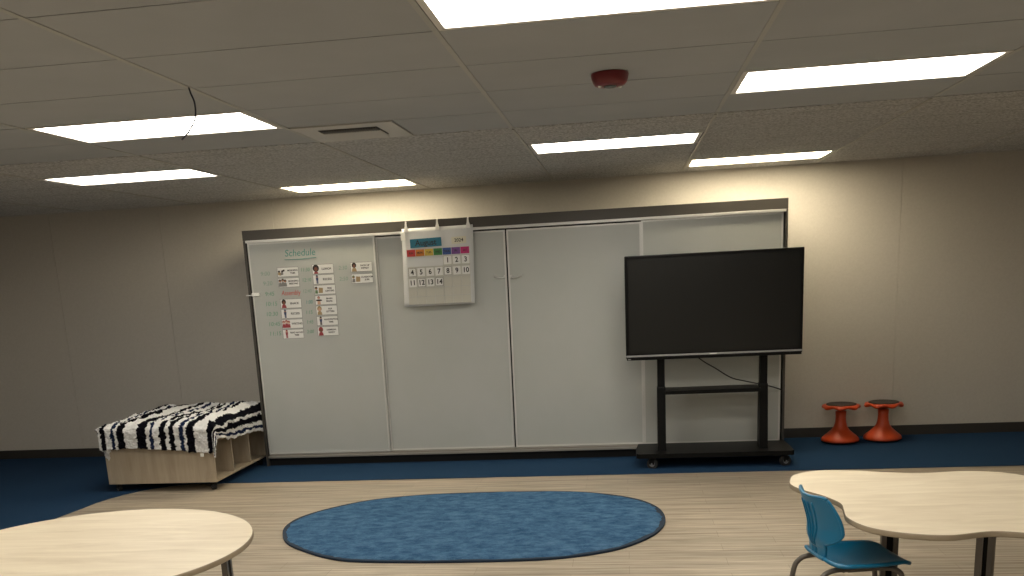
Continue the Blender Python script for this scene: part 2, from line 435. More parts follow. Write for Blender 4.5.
for k, (s, x, z, m_) in enumerate(TB):
    hand(s, .048, m_, x, z, 'green marker time left of the %s' % ('card reading Lunch','second column card reading Recess','card reading Free Centers','card reading Brain Break','card reading Flip Letters','card reading Handwriting Time','card reading Dismissal Ready')[k], sx=.85)
for s, x, z, w_ in (('2:30',-2.60,1.872,'upper'),('2:50',-2.60,1.772,'lower')):
    hand(s, .05, 'mark_grey', x, z, 'pale green marker time left of the %s card of the third column' % w_)
hand('Assembly', .062, 'mark_red', -3.125, 1.668, 'red marker word Assembly between two picture cards', sx=.78)

# magnetic picture cards
def picture_card(x0, z0, w, h, words, kind, label):
    t = thing('schedule_card', label, 'schedule card', (x0, yb, z0), 0, 'picture schedule cards on the left whiteboard')
    b = B(); box(b, 0,w,-.0022,0,0,h); obj('card_sheet', b, 'card', t)
    b = B(); e = .0022
    for d in ((0,w,0,e),(0,w,h-e,h),(0,e,e,h-e),(w-e,w,e,h-e)): box(b, d[0],d[1],-.0026,-.0021,d[2],d[3])
    obj('border', b, 'ink', t)
    b = B(); yy = -.0032
    def disc(cx, cz, rx, rz_, mi, lift=0):
        n = 16; f = b.faces.new([b.verts.new((cx+rx*math.cos(2*PI*i/n), yy-lift, cz+rz_*math.sin(2*PI*i/n))) for i in range(n)]); f.material_index = mi
    def poly_(pts, mi, lift=0):
        f = b.faces.new([b.verts.new((px, yy-lift, pz)) for px, pz in pts]); f.material_index = mi
    skin, shirt, hair, style = kind
    if style == 'bust':
        disc(.034, .060, .022, .024, 1); disc(.034, .052, .013, .016, 0, .0003)
        poly_([(.010,.004),(.058,.004),(.052,.030),(.040,.038),(.028,.038),(.016,.030)], 2, .0001)
    elif style == 'fro':
        disc(.036, .052, .031, .033, 1); disc(.036, .044, .017, .020, 0, .0003)
        poly_([(.014,.003),(.058,.003),(.050,.020),(.022,.020)], 2, .0001)
    elif style == 'stand':
        disc(.040, .072, .011, .012, 1); disc(.040, .066, .007, .007, 0, .0003)
        poly_([(.030,.036),(.050,.036),(.053,.062),(.027,.062)], 2, .0001); poly_([(.032,.006),(.040,.006),(.041,.036),(.032,.036)], 1, .0001); poly_([(.042,.006),(.050,.006),(.049,.036),(.042,.036)], 1, .0002)
    elif style == 'group':
        for j, (cx, cz) in enumerate(((.018,.05),(.045,.056),(.068,.048))):
            disc(cx, cz+.012, .013, .014, 1); disc(cx, cz+.006, .009, .010, 0, .0003)
            poly_([(cx-.015,.008),(cx+.015,.008),(cx+.012,cz-.006),(cx-.012,cz-.006)], 2, .0001+.0001*j)
    elif style == 'desk':
        disc(.020, .060, .013, .014, 1); disc(.020, .054, .008, .009, 0, .0003)
        poly_([(.006,.01),(.036,.01),(.033,.042),(.010,.042)], 2, .0001)
        poly_([(.042,.014),(.082,.014),(.086,.060),(.046,.064)], 3, .0002)
    elif style == 'blocks':
        poly_([(.004,.020),(.030,.012),(.034,.040),(.008,.044)], 3, .0001); poly_([(.030,.014),(.058,.020),(.056,.046),(.032,.040)], 2, .0002)
        poly_([(.040,.040),(.074,.052),(.070,.068),(.038,.056)], 1, .0003); disc(.018, .050, .011, .009, 1, .0003)
    elif style == 'star':
        disc(.036, .066, .013, .014, 1); disc(.036, .062, .009, .010, 0, .0003)
        poly_([(.004,.036),(.070,.036),(.060,.050),(.014,.050)], 2, .0001); poly_([(.020,.004),(.052,.004),(.050,.036),(.022,.036)], 0, .0002)
    obj('illustration', b, [skin, hair, shirt, 'shirt_tan'], t)
    xs = .066 if style not in ('group','desk','blocks') else .088
    cxw = (xs + w)/2 + .002
    lines = words.split('|'); sz = {1:.027, 2:.021}[len(lines)]
    for j, L in enumerate(lines):
        avail = w - xs - .006; est = len(L)*sz*.66
        text('lettering', L, sz, 'ink', t, (cxw, -.003, h/2 + (.5*(len(lines)-1)-j)*sz*1.15), sx=min(1., avail/est), ext=.0002, off=.0006)
    return t
Wc, Hc = .207, .086
xa_, xb_, xc_ = -3.237, -2.895, -2.523
D, Lg, Md = 'skin_dark','skin_light','skin_mid'
CARDS = [
 (xa_,1.820,'MORNING|TUBS',(Md,'shirt_grey','hair','blocks'),'picture card reading Morning Tubs, top of the first column'),
 (xa_,1.722,'MORNING|MEETING',(Md,'shirt_grey','hair','group'),'picture card reading Morning Meeting, just above the red handwriting'),
 (xa_,1.528,'SNACK',(D,'shirt_red','hair','bust'),'picture card reading Snack, just below the red handwriting'),
 (xa_-.002,1.433,'RECESS',(Md,'shirt_navy','shirt_navy','stand'),'picture card reading Recess in the first column, below Snack'),
 (xa_-.004,1.338,'WRITING',(Lg,'shirt_red','shirt_red','group'),'picture card reading Writing in the first column'),
 (xa_-.006,1.243,'READ ALOUD|TIME',(Lg,'shirt_red','shirt_red','stand'),'picture card reading Read Aloud Time at the bottom of the first column'),
 (xb_,1.830,'LUNCH',(D,'shirt_red','hair','fro'),'picture card reading Lunch, a face with round dark hair, top of the second column'),
 (xb_,1.735,'RECESS',(Md,'shirt_navy','shirt_navy','stand'),'picture card reading Recess in the second column, below Lunch'),
 (xb_+.002,1.640,'FREE|CENTERS',(Md,'shirt_green','hair','desk'),'picture card reading Free Centers in the second column'),
 (xb_+.002,1.545,'BRAIN|BREAK',(Lg,'hair','shirt_red','star'),'picture card reading Brain Break in the second column'),
 (xb_+.002,1.450,'FLIP|LETTERS',(Lg,'shirt_tan','shirt_tan','bust'),'picture card reading Flip Letters in the second column'),
 (xb_,1.352,'HANDWRITING|TIME',(Lg,'shirt_navy','hair','stand'),'picture card reading Handwriting Time in the second column'),
 (xb_-.002,1.255,'DISMISSAL|READY',(D,'shirt_red','shirt_red','bust'),'picture card reading Dismissal Ready at the bottom of the second column'),
 (xc_,1.830,'PACK UP|DEPART',(D,'shirt_tan','hair','bust'),'picture card reading Pack Up Depart, upper one of the third column'),
 (xc_,1.725,'CLASSROOM|JOBS',(Md,'shirt_grey','shirt_green','desk'),'picture card reading Classroom Jobs, lower one of the third column'),
]
for x, z, w_, k_, lab in CARDS: picture_card(x, z, Wc, Hc, w_, k_, lab)

# ------------------------------------------------------------------ calendar pocket chart
yc = YB-.030
t = thing('calendar_chart', 'grey vinyl calendar pocket chart hooked over the whiteboard top track', 'calendar', (0,0,0))
b = B(); nx, nz = 14, 18
def csurf(u, v, d):
    x = -2.005+.66*u - .012*v*0; z = 2.187-.70*v + .004*u
    x += -.024*v*(1-u) - .020*v*u
    return (x, yc + .0015*math.sin(6*u+3*v)+.0012*math.sin(11*v) - d, z)
for d in (0., .003):
    g = [[b.verts.new(csurf(i/nx, j/nz, d)) for i in range(nx+1)] for j in range(nz+1)]
    for j in range(nz):
        for i in range(nx): b.faces.new((g[j][i], g[j][i+1], g[j+1][i+1], g[j+1][i]))
    if d == 0: g0 = g
for seq in ([(0,i) for i in range(nx+1)], [(nz,i) for i in range(nx+1)], [(j,0) for j in range(nz+1)], [(j,nx) for j in range(nz+1)]):
    for p, q in zip(seq, seq[1:]): b.faces.new((g0[p[0]][p[1]], g0[q[0]][q[1]], g[q[0]][q[1]], g[p[0]][p[1]]))
obj('backing_sheet', b, 'chart', t, True)
y1 = yc-.0075
GX = [-1.968 + .0835*i for i in range(8)]
GZ = [1.937,1.842,1.747,1.655,1.575,1.503]
def drift(z): return -.030*(1.937-z)
b = B()
for j in range(1,5+0):
    pass
for j in range(5):
    z1_, z0_ = GZ[j], GZ[j+1]
    for i in range(7):
        if j == 0 and i < 4: continue
        dx = drift(z0_); box(b, GX[i]+dx+.0015,GX[i+1]+dx-.0015,y1,y1+.004,z0_+.003,z1_-.002)
obj('pockets', b, 'pocket', t)
b = B()
box(b, GX[0],GX[7]+.004,y1,y1+.004,1.935,2.003); box(b, GX[0],GX[4]-.004,y1,y1+.004,GZ[1]+.003,GZ[0]-.004); box(b, -1.945,-1.63,y1,y1+.004,2.012,2.100); box(b, -1.555,-1.405,y1,y1+.004,2.025,2.098)
obj('clear_pocket', b, 'chart', t)
b = B()
for j in range(1,6):
    dx = drift(GZ[j]); box(b, GX[0]+dx,GX[7]+dx,y1-.0008,y1+.0006,GZ[j]-.001,GZ[j]+.0015)
box(b, GX[4]+drift(1.7)-.002,GX[4]+drift(1.7)+.001,y1-.0008,y1,GZ[5],GZ[2])
obj('pocket_seam', b, 'pocket_line', t)
for k, (x, z) in enumerate(((-1.963,2.205),(-1.672,2.212),(-1.388,2.214))):
    tt = thing('hook', '%s white hook holding up the calendar chart' % ('left','middle','right')[k], 'hook', (x, yc-.006, z), 0, 'white hooks holding up the calendar chart')
    b = B(); ring_loft(b, [[Vector((sx*w,yy,zz)) for sx,yy in ((-1,-.004),(1,-.004),(1,.003),(-1,.003))] for w,zz in ((.017,-.05),(.017,-.02),(.010,.0),(.006,.035),(.005,.045))], smooth=False)
    obj('clip_body', b, 'clip', tt)
    b = B(); box(b, -.006,.006,.003,.016,.036,.043); obj('clip_tongue', b, 'clip', tt)
# loose pocket on the left corner of the chart
b = B(); box(b, -2.015,-1.975,yc-.012,yc-.008,2.085,2.155, bev=.001); tag(obj('folded_tape', b, 'clip'), 'white strip of tape at the upper left corner of the calendar chart', 'tape')
# header cards
def flatcard(name, cx, cz, w, h, m_, label, cat, s=None, sz=.03, ink='ink', group=None, rz=0., sx=1., off=0., bm_border=False):
    tt = thing(name, label, cat, (cx, y1-.002, cz), 0, group); tt.rotation_euler = (0, rz, 0)
    b = B(); box(b, -w/2,w/2,-.0012,.0006,-h/2,h/2); obj('card_sheet', b, m_, tt)
    if bm_border:
        b = B(); e = .0022
        for d in ((-w/2,w/2,-h/2,-h/2+e),(-w/2,w/2,h/2-e,h/2),(-w/2,-w/2+e,-h/2+e,h/2-e),(w/2-e,w/2,-h/2+e,h/2-e)): box(b, d[0],d[1],-.0018,-.0011,d[2],d[3])
        obj('border', b, 'ink', tt)
    if s: text('lettering', s, sz, ink, tt, (0,-.002,-.001), sx=sx, off=off, ext=.0003)
    return tt
flatcard('month_card', -1.787, 2.055, .292, .078, 'teal_card', 'teal card reading August at the top of the calendar chart', 'calendar card', 'August', .070, off=.0012, rz=-.02)
flatcard('year_card', -1.480, 2.062, .135, .062, 'cream', 'cream card reading 2024 at the top right of the calendar chart', 'calendar card', '2024', .042, off=.0008, rz=-.02)
for i, ((cn, _), dn) in enumerate(zip(DAY, ('SUN','MON','TUES','WED','THUR','FRI','SAT'))):
    flatcard('weekday_card', (GX[i]+GX[i+1])/2+.006-.01, 1.968+.0006*i, .079, .060, 'day_'+cn, '%s weekday card reading %s in the calendar chart' % (cn, dn.capitalize()), 'calendar card', dn, .025, group='weekday cards in the calendar chart', sx=.85, off=.0006)
k = 0
for d_ in range(1, 15):
    idx = d_+3; j, i = divmod(idx, 7); zc_ = (GZ[j]+GZ[j+1])/2+.001; dx = drift(zc_)
    flatcard('date_card', (GX[i]+GX[i+1])/2+dx, zc_, .070, .074, 'card', 'white date card numbered %d in the calendar chart' % d_, 'calendar card', str(d_), .062, group='date cards in the calendar chart', sx=.95, off=.0015, bm_border=(d_ in (4,8,12,14)), rz=random.uniform(-.03,.03))

# ------------------------------------------------------------------ display on its cart
t = thing('display_screen', 'large flat black display screen, switched off, mounted on a rolling cart', 'screen', (.748,8.42,0))
b = B(); box(b, -.742,.742,-.03,.035,.965,1.833, bev=.008); obj('casing', b, 'black_plastic', t)
b = B(); box(b, -.712,.716,-.0325,-.0305,1.008,1.803); obj('glass_panel', b, 'screen', t)
b = B(); box(b, -.740,.740,-.038,-.0302,.978,.993, bev=.002); obj('silver_strip', b, 'silver', t)
b = B(); box(b, -.03,.03,-.0388,-.0378,.982,.989); obj('emblem', b, 'clip', t)
b = B(); box(b, -.735,.735,-.036,-.0302,.950,.975, bev=.003); obj('lower_speaker_bar', b, 'black_plastic', t)
b = B(); box(b, -.725,-.70,-.0375,-.0358,.956,.966); obj('button_strip', b, 'caster_grey', t)
b = B(); box(b, -.42,.42,.035,.052,1.15,1.65, bev=.004); obj('rear_housing', b, 'black_plastic', t)

t = thing('display_cart', 'black steel rolling cart with base plate and shelf under the display screen', 'cart', (.76,8.55,0))
dk = B()
poly = [(-.655,.24),(.655,.24),(.665,.0),(.665,-.255),(.640,-.275),(-.655,-.275),(-.680,-.255),(-.680,.0)]
prism(dk, poly, .100, .140, smooth_side=False); obj('base_plate', dk, 'black_metal', t)
for x in (-.452, .425):
    b = B(); box(b, x-.032,x+.032,-.075,.005,.140,1.62, bev=.004); obj('post', b, 'black_metal', t)
    b = B(); s = -1 if x < 0 else 1
    ring_loft(b, [[Vector((x+a, c_, zz)) for a, c_ in ((-.036,-.085-o_),(.036,-.085-o_),(.036,.02),(-.036,.02))] for zz, o_ in ((.140,.05),(.69,.0),(.70,-.005))], smooth=False)
    obj('gusset', b, 'black_metal', t)
b = B(); box(b, -.42,.393,-.16,.13,.655,.672, bev=.003); box(b, -.42,.393,-.165,-.155,.642,.674, bev=.002); obj('shelf', b, 'black_metal', t)
b = B(); box(b, -.27,.05,-.17,-.164,.650,.662); obj('shelf_bracket', b, 'black_plastic', t)
b = B(); box(b, -.48,.45,.0,.03,1.30,1.36); box(b, -.48,.45,.0,.03,1.48,1.54); obj('mounting_rail', b, 'black_metal', t)
def caster(parent, x, y, r=.042, rz=0.):
    X, Y = x, y; x = y = 0
    def sp(b_): bmesh.ops.transform(b_, matrix=Matrix.Translation((X,Y,0)) @ Matrix.Rotation(rz,4,'Z'), verts=b_.verts); return b_
    b = B(); lathe(b, [(.012,r+.045),(.028,r+.045),(.028,r+.038),(.012,r+.034)], cx=x, cy=y, n=16)
    for s in (-1,1): box(b, x+s*.019-.002,x+s*.019+.002,y-.022,y+.024,r-.006,r+.04)
    c = obj('caster', sp(b), 'black_plastic', parent)
    b = B()
    for s in (-.009,.009): cyl(b, (x+s-.007,y,r),(x+s+.007,y,r), r, 24)
    obj('wheel', sp(b), 'rubber', c)
    b = B(); cyl(b, (x-.0175,y,r),(x+.0175,y,r), r*.55, 20); cyl(b, (x-.025,y,r),(x+.025,y,r), r*.16, 12); obj('hub', sp(b), 'caster_grey', c)
    return c
for x, y in ((-.54,-.24),(.592,-.24),(-.54,.20),(.592,.20)):
    caster(t, x, y, .048, R(68) if x < 0 else R(112))
for o in list(t.children):
    if o.name.startswith('caster'):
        pass
# power cable
b = B(); tube(b, [(.625,8.44,.9505),(.633,8.45,.944),(.69,8.48,.90),(.774,8.50,.848),(.916,8.55,.754),(1.043,8.60,.713),(1.188,8.64,.674),(1.30,8.75,.635),(1.390,8.842,.594),(1.397,8.846,.57)], .0055, 8, smooth_k=6)
tag(obj('power_cable', b, 'cable'), 'thin black cable sagging from the display screen across to the whiteboard edge', 'cable')

# ------------------------------------------------------------------ wobble stools
t = thing('wobble_stool', 'orange wobble stool with a dark seat pad, the nearer to the display cart', 'stool', (2.025,9.33,.006), 0, 'orange wobble stools by the right wall')
def scal(a, r, z):
    return r*(1+(.045 if r > .14 else .01)*math.cos(7*a)), z*1.045 - ((.0085 if z < .345 else .002)*math.cos(7*a) if r > .13 else 0)
b = B(); lathe(b, [(.045,.300),(.060,.308),(.105,.320),(.150,.318),(.166,.322),(.172,.334),(.169,.343),(.160,.348),(.146,.350)], n=84, fn=scal); obj('seat', b, 'orange', t, True)
b = B(); lathe(b, [(.02,.345),(.136,.366),(.138,.371),(.130,.376),(.10,.374),(.02,.372)], n=48); obj('seat_pad', b, 'pad', t, True)
b = B(); lathe(b, [(.168,.018),(.174,.028),(.170,.045),(.150,.066),(.118,.092),(.085,.122),(.060,.158),(.050,.20),(.047,.25),(.050,.302),(.030,.303)], n=48); obj('pedestal', b, 'orange', t, True)
b = B(); lathe(b, [(.06,.0),(.120,.001),(.158,.010),(.170,.020),(.168,.026),(.10,.026)], n=48); obj('rubber_base', b, 'rubber', t, True)
dup(t, (2.425,9.38,.006), .5, 'orange wobble stool with a dark seat pad, farther from the display cart')

# ------------------------------------------------------------------ rug
b = B()
RUG0 = [(-2.475,6.34),(-2.33,6.03),(-2.075,5.78),(-1.88,5.65),(-1.70,5.595),(-1.40,5.568),(-1.10,5.566),(-.80,5.575),(-.50,5.605),(-.25,5.69),(-.04,5.83),(.145,6.08),(.24,6.35),(.258,6.60),(.215,6.86),(.10,7.09),(-.08,7.26),(-.32,7.39),(-.60,7.45),(-1.03,7.468),(-1.45,7.45),(-1.77,7.39),(-2.08,7.26),(-2.30,7.05),(-2.45,6.82),(-2.505,6.60)]
def smooth_poly(pts, k=8):
    P = [Vector((*p,0)) for p in pts]; n = len(P); out = []
    for i in range(n):
        a,b_,c_,d_ = P[i-1],P[i],P[(i+1)%n],P[(i+2)%n]
        for j in range(k):
            t_ = j/k; q = .5*((2*b_)+(c_-a)*t_+(2*a-5*b_+4*c_-d_)*t_*t_+(-a+3*b_-3*c_+d_)*t_**3); out.append((q.x,q.y))
    return out
rug = smooth_poly(RUG0, 10); cx = sum(x for x,y in rug)/len(rug); cy = sum(y for x,y in rug)/len(rug)
prism(b, [(cx+(x-cx)*.998, cy+(y-cy)*.998) for x,y in rug], .0, .016)
# pile surface : fine displaced grid
ro = obj('rug', b, 'rug_edge'); tag(ro, 'oval blue shaggy rug with navy edging lying on the wood floor', 'rug')
b = B()
rings = []
for j in range(0, 60):
    f_ = j/59; rr = .9975*f_ if f_ > 0 else .004
    ring = []
    for (x0_, y0_) in rug:
        x = cx+(x0_-cx)*rr; y = cy+(y0_-cy)*rr
        hgt = .020*min(1, ((1-f_)*18)**.5 if f_ < 1 else 0) + .004
        hgt += .003*noise.noise(Vector((x*22,y*22,0))) + .004*noise.noise(Vector((x*6,y*6,3)))
        ring.append((x, y, max(hgt, .012)))
    rings.append(ring)
ring_loft(b, rings, cap=False)
obj('pile', b, 'rug', ro, True)

# ------------------------------------------------------------------ cubby unit
UX0, UX1, UY0, UY1, UZ0, UZ1 = -4.62, -3.60, 7.80, 9.02, .078, .475
t = thing('cubby_unit', 'low light wood cubby unit on castors with open cubbies facing right', 'storage unit', (0,0,0))
th = .018
b = B(); box(b, UX0,UX1,UY0,UY0+th,UZ0,UZ1-th, bev=.001); obj('end_panel', b, 'shelf_wood', t)
b = B(); box(b, UX0,UX1,UY1-th,UY1,UZ0,UZ1-th, bev=.001); obj('end_panel', b, 'shelf_wood', t)
b = B(); box(b, UX0,UX1,UY0,UY1,UZ1-th,UZ1, bev=.001); obj('top_board', b, 'shelf_wood', t)
b = B(); box(b, UX0,UX1,UY0+th,UY1-th,UZ0,UZ0+th, bev=.001); obj('bottom_board', b, 'shelf_wood', t)
b = B(); box(b, -4.14,-4.12,UY0+th,UY1-th,UZ0+th,UZ1-th); obj('back_panel', b, 'shelf_wood', t)
for k_ in (1,2):
    yy = UY0+(UY1-UY0)*k_/3
    for xx0, xx1 in ((UX0+.004,-4.14),(-4.12,UX1-.004)):
        b = B(); box(b, xx0,xx1,yy-th/2,yy+th/2,UZ0+th,UZ1-th); obj('divider', b, 'shelf_wood', t)
for x, y in ((-3.66,7.86),(-4.56,7.86),(-3.66,8.96),(-4.56,8.96)):
    caster(t, x, y, .030, R(50))

# ------------------------------------------------------------------ plush striped blanket
m = M['plush'] = mat('plush_stripes', (.5,.5,.5), .95, spec=.05)
at = nn(m, 'ShaderNodeAttribute'); at.attribute_name = 'stripe'
v = coords(m, (1,1,1)); jn = noise_tex(m, coords(m,(1,.8,1.5)), 30, 3, .6)
j1 = nn(m, 'ShaderNodeMath', operation='SUBTRACT'); j1.inputs[1].default_value = .5; lk(m, jn, j1.inputs[0])
j2 = nn(m, 'ShaderNodeMath', operation='MULTIPLY'); j2.inputs[1].default_value = .06; lk(m, j1.outputs[0], j2.inputs[0])
j3 = nn(m, 'ShaderNodeMath', operation='ADD'); lk(m, at.outputs['Fac'], j3.inputs[0]); lk(m, j2.outputs[0], j3.inputs[1])
W_, K_, N_ = (.80,.80,.80), (.004,.004,.007), (.012,.022,.060)
BANDS = [(-4.183,K_),(-4.145,W_),(-4.114,N_),(-4.057,W_),(-4.0,K_),(-3.966,W_),(-3.92,K_),(-3.870,W_),(-3.835,N_),(-3.81,W_),(-3.74,K_),(-3.618,W_),
         (-3.535,K_),(-3.50,W_),(-3.445,K_),(-3.41,W_),(-3.375,N_),(-3.2,W_)]
PER = -3.535+4.183
SMIN, SMAX = -4.183-PER, -3.2
allb = [(s-PER, c) for s, c in BANDS[1:13]]
allb = [(-4.183-PER, K_)] + [(s-PER, c) for s, c in BANDS[1:13]] + BANDS[1:]
stops = []; prev = SMIN
for s, c in allb[1:]:
    stops.append(((prev-SMIN)/(SMAX-SMIN), c)); prev = s
mr = nn(m, 'ShaderNodeMapRange'); mr.inputs[1].default_value = SMIN; mr.inputs[2].default_value = SMAX
lk(m, j3.outputs[0], mr.inputs[0])
base(m, ramp(m, mr.outputs[0], [(min(max(p,0),1), c) for p, c in stops], 'CONSTANT'))
bn = noise_tex(m, v, 120, 4, .8); bump(m, bn, 1., .012)
xr, yf, yr, xl = -3.575, 7.775, 9.10, -4.63
zt0 = .622
def drape(s, t_):
    dx = max(0, s-xr)*(.60+.55*min(1,max(0,(t_-yf)/(yr-yf)))) ; dy = max(0, yf-t_)
    lx = max(0, xl-s)
    x = min(max(s, xl), xr); y = max(t_, yf)
    nz_ = noise.noise(Vector((s*3.1, t_*3.1, 1.3)))
    ztop = zt0 + .030*nz_ + .02*noise.noise(Vector((s*9, t_*9, 4)))
    L = math.hypot(dx, dy); 
    if lx > 0: L = math.hypot(lx, dy)
    if L == 0:
        ed = min(xr-s, t_-yf, s-xl, yr-t_)
        ztop -= .025*max(0, 1-ed/.06)**2
        return Vector((x, y, ztop))
    ux, uy = ((dx if lx == 0 else -lx)/L, -dy/L)
    ztop -= .025
    rb = .03
    if L < rb*PI/2:
        a = L/rb; out = rb*math.sin(a); down = rb*(1-math.cos(a))
    else:
        out = rb; down = rb + (L-rb*PI/2)
        if dx > 0 and dy == 0: out = .030+.003*math.sin(20*t_)
        elif dy > 0 and dx == 0 and lx == 0: out = .028+.014*math.sin(9*s+1)*min(1,down*3) + .012*down
        else: out = rb+.13*down*min(1,3*min(ux,-uy))
    return Vector((x+ux*out, y+uy*out, ztop-down))
smin, smax, tmin, tmax = xl-.25, xr+.232, yf-.30, yr
b = B(); Ns, Nt = 200, 210
lay = b.verts.layers.float.new('stripe')
front = []
for j in range(Nt+1):
    row = []
    for i in range(Ns+1):
        s = smin+(smax-smin)*i/Ns; t_ = tmin+(tmax-tmin)*j/Nt
        if t_ < yf and s < xr: pass
        # hem a little uneven
        t2 = t_ + (.02*noise.noise(Vector((s*2.5,0,7)))+.10*max(0,min(.6,-3.65-s))+.035)*max(0,(yf-t_)/.3)
        p = drape(s, t2)
        nrm = noise.noise(Vector((p.x*30,p.y*30,p.z*30)))
        nr2 = noise.noise(Vector((p.x*75,p.y*75,p.z*75)))
        off = .013*nrm+.012*nr2
        dx = max(0, s-xr); dy = max(0, yf-t_)
        if dx == 0 and dy == 0: p.z += off
        else:
            L = math.hypot(dx,dy); p.x += off*dx/L; p.y -= off*dy/L
        vtx = b.verts.new(p); vtx[lay] = s; row.append(vtx)
    front.append(row)
for j in range(Nt):
    for i in range(Ns):
        f = b.faces.new((front[j][i], front[j][i+1], front[j+1][i+1], front[j+1][i])); f.smooth = True
bl = obj('striped_blanket', b, 'plush')
sm = bl.modifiers.new('t','SOLIDIFY'); sm.thickness = .016; sm.offset = -1
tag(bl, 'plush black, white and navy striped blanket draped over the low wood cubby unit', 'blanket')
b = B(); box(b, xl+.03,xr-.035,yf+.035,yr-.05,.478,.560, bev=.02)     # its folded under-layer that gives it the bulk
fl = obj('folded_layer', b, 'plush', bl)
b = B(); box(b, -3.69,-3.66,7.730,7.735,.322,.352, bev=.001); tg = obj('care_tag', b, 'clip', bl)

# ------------------------------------------------------------------ tables
def table(name, poly, ztop, legs, label, cat, woodm, apron):
    t = thing(name, label, cat, (0,0,0))
    cxm = sum(p[0] for p in poly)/len(poly); cym = sum(p[1] for p in poly)/len(poly)
    sc = lambda k: [(cxm+(x-cxm)*k, cym+(y-cym)*k) for x,y in poly]
    b = B()
    n = len(poly)
    prof = [(.990,ztop-.026),(.998,ztop-.024),(1.0,ztop-.020),(1.0,ztop-.004),(.998,ztop-.001),(.995,ztop)]
    rings = [[(x,y,z) for x,y in sc(k)] for k,z in prof]
    vs = ring_loft(b, rings, 1, True)
    b.faces.ensure_lookup_table(); b.faces[-1].material_index = 0
    obj('tabletop', b, [woodm,'edge_band'], t)
    for lx, ly in legs:
        a = math.atan2(ly-cym, lx-cxm)
        tan = Vector((-math.sin(a), math.cos(a))); rad = Vector((math.cos(a), math.sin(a)))
        b = B()
        for s in (-.03, .03):
            px, py = lx+tan.x*s, ly+tan.y*s; hw = .013
            ring = lambda z: [Vector((px,py,z)) + Vector((*(tan*u+rad*v_),0)) for u,v_ in ((-hw,-hw),(hw,-hw),(hw,hw),(-hw,hw))]
            ring_loft(b, [ring(.03), ring(ztop-.03)], smooth=False)
        L = obj('leg', b, 'grey_steel', t)
        b = B(); ring = lambda z: [Vector((lx,ly,z)) + Vector((*(tan*u+rad*v_),0)) for u,v_ in ((-.018,-.006),(.018,-.006),(.018,.006),(-.018,.006))]
        ring_loft(b, [ring(.05), ring(ztop-.031)], smooth=False); obj('web', b, 'black_metal', L)
        b = B(); lathe(b, [(.02,.0),(.022,.004),(.020,.03),(.01,.03)], cx=lx-tan.x*.03, cy=ly-tan.y*.03, n=12); lathe(b, [(.02,.0),(.022,.004),(.020,.03),(.01,.03)], cx=lx+tan.x*.03, cy=ly+tan.y*.03, n=12); obj('foot', b, 'black_plastic', L)
    b = B(); n = len(poly)
    o_ = sc(apron); i_ = sc(apron-.03)
    ring_loft(b, [[(x,y,ztop-.085) for x,y in o_],[(x,y,ztop-.031) for x,y in o_],[(x,y,ztop-.031) for x,y in i_],[(x,y,ztop-.085) for x,y in i_]], closed=True, smooth=False)
    obj('apron', b, 'black_metal', t)
    return t
ZT = .62
c0 = (-2.45,3.835)
rp = [(c0[0]+.755*math.cos(2*PI*i/96), c0[1]+.755*math.sin(2*PI*i/96)) for i in range(96)]
ang0 = math.atan2(3.93-c0[1], -1.815-c0[0])
table('round_table', rp, ZT, [(c0[0]+.642*math.cos(ang0+k*PI/2), c0[1]+.642*math.sin(ang0+k*PI/2)) for k in range(4)],
      'round maple topped table in front of the low cubby unit', 'table', 'maple', .74)
cp = smooth_poly([(.828,4.94),(.87,5.08),(.97,5.165),(1.105,5.19),(1.32,5.115),(1.5,5.06),(1.70,5.09),(1.88,5.05),(2.0,4.9),(1.99,4.70),(1.93,4.5),(1.98,4.28),(1.96,4.05),(1.80,3.90),(1.62,3.89),(1.46,3.93),(1.28,3.88),(1.12,3.92),(1.0,4.02),(.95,4.18),(.965,4.33),(.975,4.45),(.93,4.60),(.855,4.74),(.822,4.85)])
table('clover_table', cp, ZT, [(1.34,4.96),(1.80,4.92),(1.78,4.10),(1.60,4.45)], 'wavy edged maple topped table beside the blue chair', 'table', 'maple2', .62)

# ------------------------------------------------------------------ blue chair (local +x is forward)
t = thing('blue_chair', 'blue plastic school chair drawn up to the wavy edged table', 'chair', (1.024,4.35,0), R(12))
SH = .40
def seat_p(u, v):      # u across -1..1 (left to right = -y..y), v back 0 .. front 1
    w = (.165+.022*math.sin(PI*min(1,v*1.1)))*(1 if v > .22 else .62+.38*math.sin(v/.22*PI/2))
    # rounded corners at the front
    if v > .8: w *= math.sqrt(max(0, 1-((v-.8)/.2)**3*.30))
    y = u*w; x = -.185+.375*v
    z = SH - .018*(1-abs(u)**2.2)*math.sin(PI*min(1,v*1.02)) + .006*abs(u)**6
    if v > .85: z -= .016*((v-.85)/.15)**2
    if v < .12: z += .02*((.12-v)/.12)**2
    return Vector((x,y,z))
def shell(fn, nu, nv, th, name, m_, skip=None, bev=True):
    b = B(); g = [[b.verts.new(fn(-1+2*i/nu, j/nv)) for i in range(nu+1)] for j in range(nv+1)]
    for j in range(nv):
        for i in range(nu):
            if skip and skip(i, j): continue
            b.faces.new((g[j][i], g[j][i+1], g[j+1][i+1], g[j+1][i]))
    for v_ in [v_ for v_ in b.verts if not v_.link_faces]: b.verts.remove(v_)
    o = obj(name, b, m_, t, True)
    s = o.modifiers.new('s','SOLIDIFY'); s.thickness = th; s.offset = 0
    s = o.modifiers.new('d','SUBSURF'); s.levels = s.render_levels = 1
    return o
shell(seat_p, 16, 16, .014, 'seat', 'chair_blue')
